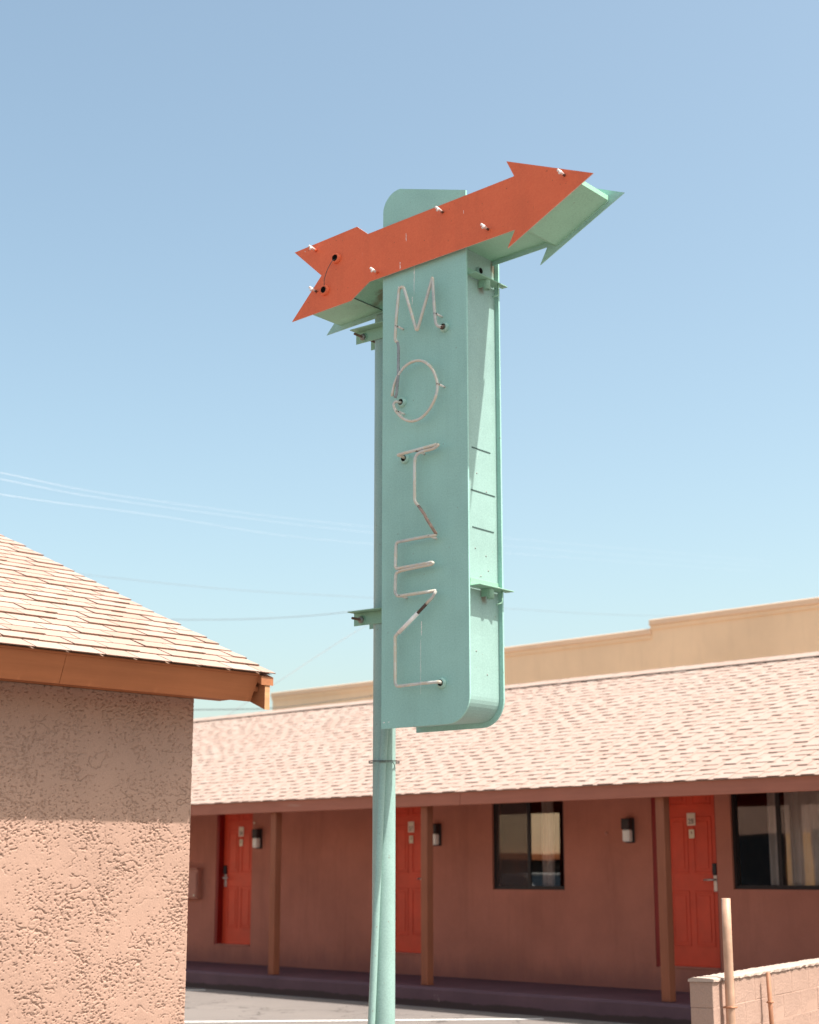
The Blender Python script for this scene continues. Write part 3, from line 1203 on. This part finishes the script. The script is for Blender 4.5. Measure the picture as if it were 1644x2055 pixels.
Mp = [(0.4615, 4.4564), (0.4358, 4.4823), (0.427, 4.5579), (0.4130, 4.7715), (0.4017, 4.7352), (0.3035, 4.4740), (0.2940, 4.4800), (0.2030, 4.7558), (0.1803, 4.7644), (0.1676, 4.7518),
      (0.1474, 4.5821), (0.1397, 4.4778), (0.1398, 4.4468), (0.1572, 4.4303)]
Lead1 = [(0.1572, 4.4303), (0.162, 4.4113), (0.1646, 4.4006), (0.1625, 4.2367), (0.1506, 4.1214), (0.1386, 4.1008)]
Op = [(0.1184, 4.1144), (0.1247, 4.159), (0.1384, 4.1956), (0.1665, 4.2391), (0.2026, 4.2712), (0.2386, 4.2868), (0.2785, 4.2937), (0.3181, 4.2901), (0.3575, 4.2724), (0.3887, 4.2466),
      (0.4198, 4.2049), (0.439, 4.1561), (0.4481, 4.1159), (0.4409, 4.0725), (0.4268, 4.0369), (0.3917, 3.9892), (0.3488, 3.9556), (0.3096, 3.9402), (0.2624, 3.9378), (0.2228, 3.9513),
      (0.183, 3.9791), (0.1509, 4.0141), (0.1307, 4.047), (0.1282, 4.0683), (0.1427, 4.0792)]
Tb = [(0.1554, 3.76), (0.1833, 3.7606), (0.441, 3.7735)]
Ts = [(0.441, 3.7640), (0.4179, 3.7535), (0.3171, 3.7494), (0.2874, 3.7307), (0.2819, 3.6873), (0.2817, 3.4733), (0.3088, 3.4412)]
Lead2 = [(0.3088, 3.4412), (0.355, 3.3818), (0.3592, 3.3700), (0.4329, 3.2640)]
Et = [(0.4329, 3.2592), (0.3353, 3.2594), (0.1563, 3.254), (0.1483, 3.2391), (0.1446, 3.1186), (0.1527, 3.1038), (0.4012, 3.1101)]
El = [(0.4012, 3.0985), (0.1847, 3.0887), (0.1487, 3.0801), (0.1448, 3.0362), (0.1434, 2.967), (0.161, 2.9462), (0.1849, 2.9468), (0.4276, 2.9486)]
Ld = [(0.4276, 2.9475), (0.4082, 2.9168), (0.3632, 2.8830)]
Lw = [(0.3032, 2.8379), (0.1694, 2.7421)]
Lburn = [(0.3632, 2.8830), (0.3032, 2.8379)]
Ll = [(0.1614, 2.7397), (0.144, 2.7258), (0.1446, 2.4629), (0.1581, 2.4447), (0.3181, 2.4492), (0.4405, 2.4488)]
ringw = lambda i: [(RINGS[i][0] + .012, -.03, RINGS[i][1] - .004), (RINGS[i][0], .006, RINGS[i][1])]
m_l = fillet(ringw(0)[::-1] + L3(Mp), .016)
tube('neon_letter', m_l, TR, M_neon, sign, 10, 'grey glass tube letter M at the top of the column')
o_l = fillet(L3(Op) + [(.15, -.04, 4.078), (RINGS[1][0], .006, RINGS[1][1])], .02, 3)
tube('neon_letter', o_l, TR * .92, M_neon, sign, 10, 'ring shaped glass tube letter O')
tubes('neon_letter', [fillet([(RINGS[2][0], .006, RINGS[2][1]), (.178, -.04, 3.752)] + L3(Tb), .012), fillet([(.441, TW, 3.7735), (.452, TW, 3.7688), (.441, TW, 3.7640)] + L3(Ts)[1:], .02)], TR, M_neon, sign, 10, 'glass tube letter T with its lead down to the E')
tubes('neon_letter', [fillet(L3(Et) + [(.412, TW, 3.1045)] + L3(El), .014)], TR, M_neon, sign, 10, 'glass tube letter E')
tubes('neon_letter', [fillet(L3(Ld), .012), fillet([(.1694, TW, 2.7421)] + L3(Ll) + [(.452, -.05, 2.448), (RINGS[3][0] + .004, -.03, RINGS[3][1]), (RINGS[3][0], .006, RINGS[3][1])], .014)], TR, M_neon, sign, 10, 'glass tube letter L at the bottom of the column')
tube('tube_lead', fillet(L3(Lead1), .012), TR * .95, M_neon_grey, sign, 10, 'blacked out grey tube linking the M to the O')
tube('tube_lead', fillet(L3(Lead2), .012), TR * .95, M_neon_rust, sign, 10, 'stained tube slanting from the T to the E')
tube('painted_tube', L3(Lw), TR * 1.3, M_neon_white, sign, 10, 'tube length painted white above the L')
tube('burnt_tube', L3(Lburn), TR * 1.02, M_neon_dark, sign, 10, 'blackened tube length above the L')
tube('electrode', fillet(ringw(0)[::-1] + [(.470, -.05, 4.452)], .01), TR * 1.12, M_neon_dark, sign, 10)
SUPT = [(.1484, 4.53), (.4310, 4.5433), (.4480, 4.1225), (.1569, 4.0157), (.3017, 3.7560), (.3852, 3.2579), (.177, 2.9460)]
for (u, z) in SUPT:
    fu, fz = u + .008, z - .004
    s = tube('tube_support', fillet([(fu, 0, fz), (fu, -.028, fz), (u + .004, -.046, z)], .006), (lambda i: .0062), M_support, sign, 8)
    a = [(u + .0095 * math.cos(t), TW + .0095 * math.sin(t), z + .0035 * math.sin(3 * t)) for t in np.linspace(0, 6.8, 22)]
    tube('tie_wire', a + [(a[-1][0] - .02, a[-1][1] - .006, a[-1][2] - .006)], .0013, M_wire, s, 5)

# white paint runs on the enamel
def drip(u, z0, z1, w, r, parent):
    pts, n = [], 14
    for i in range(n + 1):
        t = i / n
        k = r * (.35 + .9 * random.random()) * (1 if t < .85 else .5)
        pts.append((u + random.uniform(-.0012, .0012), z0 + (z1 - z0) * t, k))
    V = [(p[0] - p[2], w - .0006, p[1]) for p in pts] + [(p[0] + p[2], w - .0006, p[1]) for p in pts]
    V += [(x, w - .0001, z) for (x, y, z) in V]
    F = [(i, i + n + 1, i + n + 2, i + 1) for i in range(n)]
    mesh_obj('paint_run', V, F, M_neon_white, parent)


for (u, z0, z1, r) in ((.236, 4.93, 4.72, .0028), (.222, 4.71, 4.66, .002), (.286, 2.80, 2.72, .0032), (.280, 2.70, 2.40, .0012), (.118, 4.80, 4.77, .0025), (.02, 2.262, 2.255, .006), (.055, 2.262, 2.256, .004)):
    drip(u, z0, z1, 0, r, sign)
# arrow across the top
AR = [(-0.6884, 5.2026), (-0.1795, 5.2407), (-0.0932, 5.1718), (0.9719, 5.2394), (0.9206, 5.3438), (1.4864, 5.1101), (0.9209, 4.8242), (0.973, 4.9203), (-0.0789, 4.8668), (-0.2233, 4.7798), (-0.7004, 4.752), (-0.462, 4.997)]
aw0, aw1 = -.030, .297
arrow = prism('arrow', AR, aw0, aw0 + .006, M_orange, sign, label='orange arrow plate pointing right across the top of the sign', mat_side=M_edge_lit)
prism('arrow_rear_plate', AR, aw1 - .006, aw1, M_face, arrow)
AB = [(-.56, 5.183), (-.195, 5.209), (-.105, 5.141), (.985, 5.209), (1.0, 5.275), (1.385, 5.118), (1.385, 5.090), (1.035, 4.912), (.965, 4.949), (-.09, 4.896), (-.232, 4.810), (-.585, 4.789), (-.405, 4.996)]
prism('arrow_box', AB, aw0 + .006, aw1 - .006, M_arrowbox, arrow)
box('sheet_seam', -.2345, -.2285, .0, .28, 4.8065, 4.8095, M_seam, arrow)
# weld bead along the rear edge of the arrow box
AB2 = [(p[0], aw1 - .009, p[1]) for p in (AB[9], AB[8], AB[7], AB[6])]
tube('weld_bead', [(a, b, c - .002) for a, b, c in AB2], .004, M_arrowbox, arrow, 6)
for (u, z) in ((-.3398, 5.0764), (-.4296, 4.8929)):
    ring('wire_port', u, z, aw0, M_orange, arrow, .020, .034)
cab = [(-.3398, aw0 + .004, 5.0764), (-.346, aw0 - .03, 5.06), (-.385, aw0 - .035, 5.005), (-.418, aw0 - .03, 4.94), (-.4296, aw0 + .004, 4.8929)]
tube('loose_cable', fillet(cab, .03), .0022, M_wire, arrow, 6)
ASF = [(-.5076, 5.1700), (-.5000, 4.9017), (-.0169, 4.906), (.4706, 5.1580), (.7899, 4.9687), (1.3050, 5.1480)]
for k, (u, z) in enumerate(ASF):
    s = tube('tube_support', [(u, aw0, z), (u + .002, aw0 - .022, z + .001)], .0075, M_orange if k in (0, 2) else M_neon_dark, arrow, 8)
    tube('glass_tip', fillet([(u + .002, aw0 - .0225, z + .001), (u + .004, aw0 - .048, z + .004), (u - .010, aw0 - .056, z + .016)], .008), .0078, M_support, s, 8)
    tube('glass_fork', fillet([(u + .004, aw0 - .046, z + .004), (u + .014, aw0 - .056, z + .0), (u + .004, aw0 - .064, z - .014)], .008), .0065, M_support, s, 8)

for (u, z0, z1, r) in ((.200, 5.10, 5.05, .0022), (.155, 4.93, 4.885, .0025), (-.60, 5.19, 5.184, .003), (.62, 5.13, 5.11, .0015)):
    drip(u, z0, z1, aw0, r, arrow)
# pole and conduit
PU, PW, PRAD = -.217, .290, .0657
pole = lathe('pole', [(PRAD, -.5), (PRAD, 1.0), (PRAD, 2.0), (PRAD, 3.5), (PRAD, 4.755), (PRAD * .9, 4.77), (.0001, 4.77)], M_pole, sign, 40, (PU, PW, 0))
# toward the camera in the sign's frame: (0.62, -0.78); to the right: (0.78, 0.62)
def near(dr, df, z):
    return (PU + .781 * dr + .624 * df, PW + .624 * dr - .781 * df, z)


tube('conduit', [near(-.120, .056, -.40), near(-.105, .060, -.1), near(-.063, .068, .663), near(-.036, .078, 1.35), near(-.010, .088, 2.0), near(.008, .088, 2.30), near(.014, .088, 2.70), near(.016, .088, 4.70)], .0205, M_pole, sign, 20)
tie = [near(.088 * math.cos(a) * (1 if math.sin(a) < .2 else .9), .02 + .096 * math.sin(a), 2.062 + .002 * math.sin(3 * a)) for a in np.linspace(0, 2 * math.pi, 30)]
tubes('wire_tie', [tie, [(p[0], p[1], p[2] + .007) for p in tie], fillet([near(.045, .065, 2.066), near(.06, .06, 2.05), near(.062, .055, 2.028)], .01)], .0022, M_wire, sign, 6)
# base plate
box('base_plate', PU - .16, PU + .16, PW - .16, PW + .16, -.318, -.300, M_pole, sign, .004)
for a in (-1, 1):
    for b in (-1, 1):
        lathe('anchor_bolt', [(.013, 0), (.013, .05), (.0001, .05)], M_bolt, sign, 8, (PU + a * .125, PW + b * .125, -.2995))


def angle(bm, u0, u1, w0, w1, z0, z1):
    bx(bm, u0, u1, w0, w1, z0, z1, .0015)


def hexnut(name, loc, axis, r, h, mat, parent):
    rot = Matrix.Rotation(R(90), 3, 'X') if axis == 'w' else Matrix.Identity(3)
    return lathe(name, [(.0001, h), (r * .9, h), (r, h * .85), (r, 0)], mat, parent, 6, loc, rot)


CW = PW - PRAD - .002        # front of the pole
for zb in (4.645, 2.902):
    # clamp angles either side of the pole, through bolted
    bm = bmesh.new()
    angle(bm, -.392, .026, CW - .006, CW, zb - .040, zb + .034)
    angle(bm, -.392, .026, CW - .066, CW, zb + .034, zb + .040)
    clamp = bm_obj('clamp_bracket', bm, M_iron, sign)
    CB = PW + PRAD + .002
    bm = bmesh.new()
    angle(bm, -.392, .0, CB, CB + .006, zb - .040, zb + .034)
    angle(bm, -.392, .0, CB, CB + .05, zb + .034, zb + .040)
    bm_obj('clamp_bracket', bm, M_iron, sign)
    tube('clamp_rod', [(-.328, CW - .095, zb - .008), (-.328, CB + .03, zb - .008)], .0078, M_rust, clamp, 10)
    hexnut('hex_nut', (-.328, CW - .011, zb - .008), 'w', .021, .016, M_bolt, clamp)
    lathe('washer', [(.027, 0), (.027, .004), (.0001, .004)], M_iron, clamp, 16, (-.328, CW - .0065, zb - .008), Matrix.Rotation(R(90), 3, 'X'))
    tube('clamp_rod', [(-.115, CW - .06, zb - .002), (-.115, CB + .03, zb - .002)], .0078, M_rust, clamp, 10)
    hexnut('hex_nut', (-.115, CW - .007, zb - .002), 'w', .019, .014, M_bolt, clamp)
UW = WD - ins
for zb, p_ in ((4.772, .072), (2.975, .086)):
    bm = bmesh.new()
    angle(bm, UW + .0006, UW + .0056, .045, .318 if zb < 4 else .30, zb, zb + .046)
    angle(bm, UW + .0066, UW + p_, .030, .3115, zb - .006, zb - .0002)
    angle(bm, WD + .003, UW + p_, .3120, .345, zb - .006, zb - .0002)
    br = bm_obj('side_bracket', bm, M_iron, sign)
    # rusty pipe stub and hook under the flange
    lathe('pipe_stub', [(.020, 0), (.020, -.055), (.014, -.055), (.014, -.002)], M_iron, br, 16, (UW + .045, .175, zb - .0065))
    box('stub_plate', UW + .001, UW + .045, .150, .1535, zb - .05, zb - .0065, M_iron, br)
    tube('hook_rod', fillet([(UW + .060, .265, zb - .0062), (UW + .060, .265, zb - .075), (UW + .040, .235, zb - .088)], .012), .0045, M_iron, br, 8)
    hexnut('hex_nut', (UW + .04, .255, zb), 'z', .014, .012, M_bolt, br)
o = ring('cable_port', .0, .0, 0, M_box, sign, .017, .024)
o.matrix_local = Matrix.Translation((UW, .153, 4.824)) @ Matrix.Rotation(R(90), 4, 'Z')

# ------------------------------------------------------------------ block wall at lower right
wd = Vector((-.252, .968, 0)).normalized()
wa = math.atan2(wd.y, wd.x)
bw = thing('block_wall', 'low peach painted block wall at the lower right corner', 'wall', (-5.953, 8.614, 0), wa)
# local x runs along the wall, local -y is the sunlit side, thickness to +y
TH = .15
NB, CH, BLK = 5, .157, .40
core = box('mortar_core', .006, 3.6, .0015, TH - .0015, 0, .775, M_mortar, bw)
blk_cache = {}


def block_mesh(L, i):
    if (L, i) in blk_cache:
        return blk_cache[(L, i)]
    bm = bmesh.new()
    bx(bm, 0, L, 0, TH, 0, CH - .002, .003)
    for v in bm.verts:
        v.co += Vector((random.uniform(-.0006, .0006), random.uniform(-.0012, .0012), random.uniform(-.0006, .0006)))
    me = D.meshes.new('block')
    bmesh.ops.recalc_face_normals(bm, faces=bm.faces)
    bm.to_mesh(me)
    bm.free()
    me.materials.append(M_block)
    blk_cache[(L, i)] = me
    return me


for c in range(NB):
    x = 0.0
    first = True
    while x < 3.55:
        L = BLK / 2 - .002 if (first and c % 2) else BLK - .002
        o = share('block', block_mesh(L, random.randint(0, 2)), bw)
        o.location = (x, random.uniform(-.002, .002), c * CH)
        x += L + .002
        first = False
# rough cap of mortar wash
bm = bmesh.new()
N = 120
for i in range(N):
    x = -.008 + i * 3.6 / N
cap = [[bm.verts.new((-.008 + i * 3.6 / N, y + random.uniform(-.004, .004), z + random.uniform(-.003, .003))) for (y, z) in ((-.010, .783), (-.011, .797), (.02, .806), (TH - .02, .806), (TH + .011, .797), (TH + .010, .783))] for i in range(N + 1)]
for i in range(N):
    for k in range(5):
        bm.faces.new((cap[i][k], cap[i + 1][k], cap[i + 1][k + 1], cap[i][k + 1]))
bm.faces.new(cap[0][::-1])
bm_obj('wall_cap', bm, M_concrete_cap, bw)
# pipes standing in front of the wall
Wm = Matrix.Translation((-5.953, 8.614, 0)) @ Matrix.Rotation(wa, 4, 'Z')


def wallpt(s_, d):
    return Wm @ Vector((s_, -d, 0))


p = wallpt(.150, .055)
o = thing('pipe_post', 'tall tan steel pipe post standing at the end of the block wall', 'post', (p.x, p.y, 0))
lathe('pipe', [(.029, -.2), (.029, 1.0), (.029, 1.288), (.025, 1.288), (.025, 1.25), (.0001, 1.25)], M_pipe_tan, o, 24)
box('pipe_strap', -.034, .034, -.034, .034, .62, .632, M_pipe_rust, o, .004)
p = wallpt(.93, .075)
o = thing('short_pipe', 'short thin rust brown pipe leaning by the block wall', 'pipe', (p.x, p.y, 0))
lathe('pipe', [(.015, -.2), (.015, .4), (.015, .795), (.0001, .80)], M_pipe_rust, o, 16)
box('pipe_strap', -.019, .019, -.019, .019, .60, .612, M_pipe_rust, o, .003)
o.rotation_euler = (R(1.0), R(-1.4), 0)

# ------------------------------------------------------------------ overhead cables
def cable(pts, r, mat, label):
    pts = [Vector(p) for p in pts]
    # smooth through the points
    out = []
    n = len(pts)
    for i in range(n - 1):
        p0, p1, p2, p3 = pts[max(i - 1, 0)], pts[i], pts[i + 1], pts[min(i + 2, n - 1)]
        for k in range(10):
            t = k / 10
            out.append(.5 * ((2 * p1) + (p2 - p0) * t + (2 * p0 - 5 * p1 + 4 * p2 - p3) * t * t + (3 * p1 - p0 - 3 * p2 + p3) * t ** 3))
    out.append(pts[-1])
    o = tube('overhead_cable', out, r, mat, None, 6)
    tag(o, label, 'cable', 'overhead cables in the sky')
    return o


cable([(-12.0, 3.6, 5.0), (-22.36, 13.0, 7.75), (-37.15, 26.49, 11.97), (-51.43, 47.57, 16.67), (-66, 78, 22.5), (-100, 160, 37)], .0025, M_line_light, 'uppermost pale cable in the sky left of the sign')
cable([(-12.0, 3.6, 4.89), (-22.35, 13.0, 7.64), (-37.15, 26.49, 11.82), (-51.43, 47.57, 16.42), (-66, 78, 22.0), (-100, 160, 36.4)], .0025, M_line_light, 'second pale cable close below the uppermost one')
cable([(-11.5, 3.4, 4.55), (-21.45, 12.49, 7.15), (-36.01, 26.21, 11.25), (-49.38, 43.96, 15.17), (-63, 72, 20.4), (-96, 150, 34)], .0025, M_line_light, 'third pale cable from the top left of the sign')
cable([(-41.0, 18.0, 10.1), (-42.45, 28.26, 10.66), (-43.11, 34.68, 11.07), (-43.46, 41.39, 11.64), (-42.94, 48.98, 12.03), (-41.56, 57.44, 12.53), (-38, 75, 14.0)], .006, M_line_grey, 'faint grey cable running level behind the sign column')
# twisted service drop
e_pts = [Vector(q) for q in ((-40.5, 23.1, 8.62), (-36.66, 26.98, 8.47), (-34.45, 29.19, 8.52), (-32.59, 31.05, 8.77), (-32.20, 32.86, 9.25))]
cable(e_pts, .008, M_line_grey, 'twisted grey service cable meeting the sign column above the left roof')
cable([(-32.15, 32.76, 9.05), (-28.97, 27.6, 7.6), (-27.58, 23.33, 5.62), (-26.83, 21.26, 4.65), (-26.3, 19.8, 3.95)], .006, M_line_grey, 'thin cable slanting down steeply from the sign to the left roof corner')
cable([(-24.45, 15.0, 4.20), (-24.58, 17.14, 4.36), (-24.71, 18.85, 4.50), (-24.81, 20.87, 4.68), (-24.96, 22.56, 4.95), (-25.10, 23.97, 5.19)], .009, M_line_dark, 'dark cable crossing in front of the tan parapet')

up = thing('utility_pole', 'wooden utility pole behind the sign column where the cables meet', 'utility pole', (-32.15, 32.9, 0))
M_timber = m_wood('pole_timber', (.20, .13, .085), 'z', .3)
lathe('pole', [(.15, -.5), (.14, 4.0), (.115, 9.75), (.0001, 9.78)], M_timber, up, 20)
box('cross_arm', -.55, .55, -.18, -.07, 9.28, 9.40, M_timber, up, .008)
for x in (-.45, -.15, .15, .45):
    lathe('insulator', [(.02, 0), (.035, .02), (.04, .06), (.025, .10), (.0001, .11)], M_porcelain, up, 12, (x, -.125, 9.401))

# ------------------------------------------------------------------ mirrored in the panes: building and car across the lot
ob = thing('tan_shop', 'tan shop building across the lot mirrored in the sliding window', 'building', (-34.0, -8.0, 0))
box('wall', -12, 0, -16, 14, 2.05, 6.5, M_tan, ob)
box('dark_front', -11.8, -.35, -15.8, 13.8, 0, 2.049, M_dark_al, ob)
box('coping', -12.1, .12, -16.1, 14.1, 6.501, 6.7, M_cop, ob)
box('eave_trim', -.02, .25, -16, 14, 1.86, 2.045, M_fascia_l, ob)
for k in range(7):
    box('post', -.1, .02, -15.5 + k * 4.6, -15.38 + k * 4.6, 0, 1.859, M_post, ob)

M_car = m_plain('silver_paint', (.55, .56, .58), .25, .5, .03)
M_tyre = m_plain('tyre_rubber', (.02, .02, .02), .85)
car = thing('parked_car', 'silver parked car mirrored low in the sliding window', 'car', (-17.2, 8.6, 0), R(20))
sect = [(-2.15, .55, .80, .72), (-2.05, .35, .92, .80), (-1.4, .30, .98, .86), (-.9, .28, 1.02, .88), (0, .28, 1.0, .9), (.9, .28, .96, .88), (1.5, .30, .88, .86), (2.0, .34, .76, .78), (2.15, .5, .66, .66)]
V, F = [], []
for (x, zl, zh, hw) in sect:
    V += [(x, -hw, zl), (x, -hw * 1.0, (zl + zh) / 2 + .05), (x, -hw * .94, zh), (x, hw * .94, zh), (x, hw, (zl + zh) / 2 + .05), (x, hw, zl)]
for i in range(len(sect) - 1):
    for k in range(6):
        a, b = i * 6 + k, i * 6 + (k + 1) % 6
        F.append((a, b, b + 6, a + 6))
F += [tuple(range(5, -1, -1)), tuple(len(V) - 6 + k for k in range(6))]
body = mesh_obj('body', V, F, M_car, car, True)
V, F = [], []
gs = [(-1.75, .98, .99, .80), (-.95, .98, 1.40, .62), (.15, .98, 1.43, .62), (1.15, .92, .95, .80)]
for (x, zl, zh, hw) in gs:
    V += [(x, -.83, zl), (x, -hw, zh), (x, hw, zh), (x, .83, zl)]
for i in range(3):
    for k in range(3):
        a = i * 4 + k
        F.append((a, a + 1, a + 5, a + 4))
mesh_obj('cabin_glass', V, F, M_carglass, car)
mesh_obj('car_roof', [(-.98, -.60, 1.405), (.2, -.60, 1.44), (.2, .60, 1.44), (-.98, .60, 1.405), (-.98, -.62, 1.38), (.2, -.62, 1.41), (.2, .62, 1.41), (-.98, .62, 1.38)], [(0, 1, 2, 3), (0, 4, 5, 1), (1, 5, 6, 2), (2, 6, 7, 3), (3, 7, 4, 0)], M_car, car)
for s in (-1, 1):
    tube('pillar', [(.18, s * .63, 1.40), (1.17, s * .82, .95)], .035, M_car, car, 8)
    tube('pillar', [(-.97, s * .63, 1.37), (-1.77, s * .82, .98)], .05, M_car, car, 8)
    box('wing_mirror', .78, .95, s * .93 - .09, s * .93 + .09, .98, 1.10, M_car, car, .03)
    for x in (-1.33, 1.33):
        wl_ = lathe('wheel', [(.20, -.1), (.30, -.11), (.32, -.08), (.32, .08), (.30, .11), (.20, .1), (.0001, .09)], M_tyre, car, 24, (x, s * .80, .32), Matrix.Rotation(R(90) * -s, 3, 'X'))
        lathe('rim', [(.20, 0), (.19, .012), (.0001, .02)], M_steel, wl_, 16, (x, s * .885, .32), Matrix.Rotation(R(90) * -s, 3, 'X'))
    box('headlight', 2.0, 2.13, s * .55 - .14, s * .55 + .14, .58, .68, M_lampshade, car, .03)
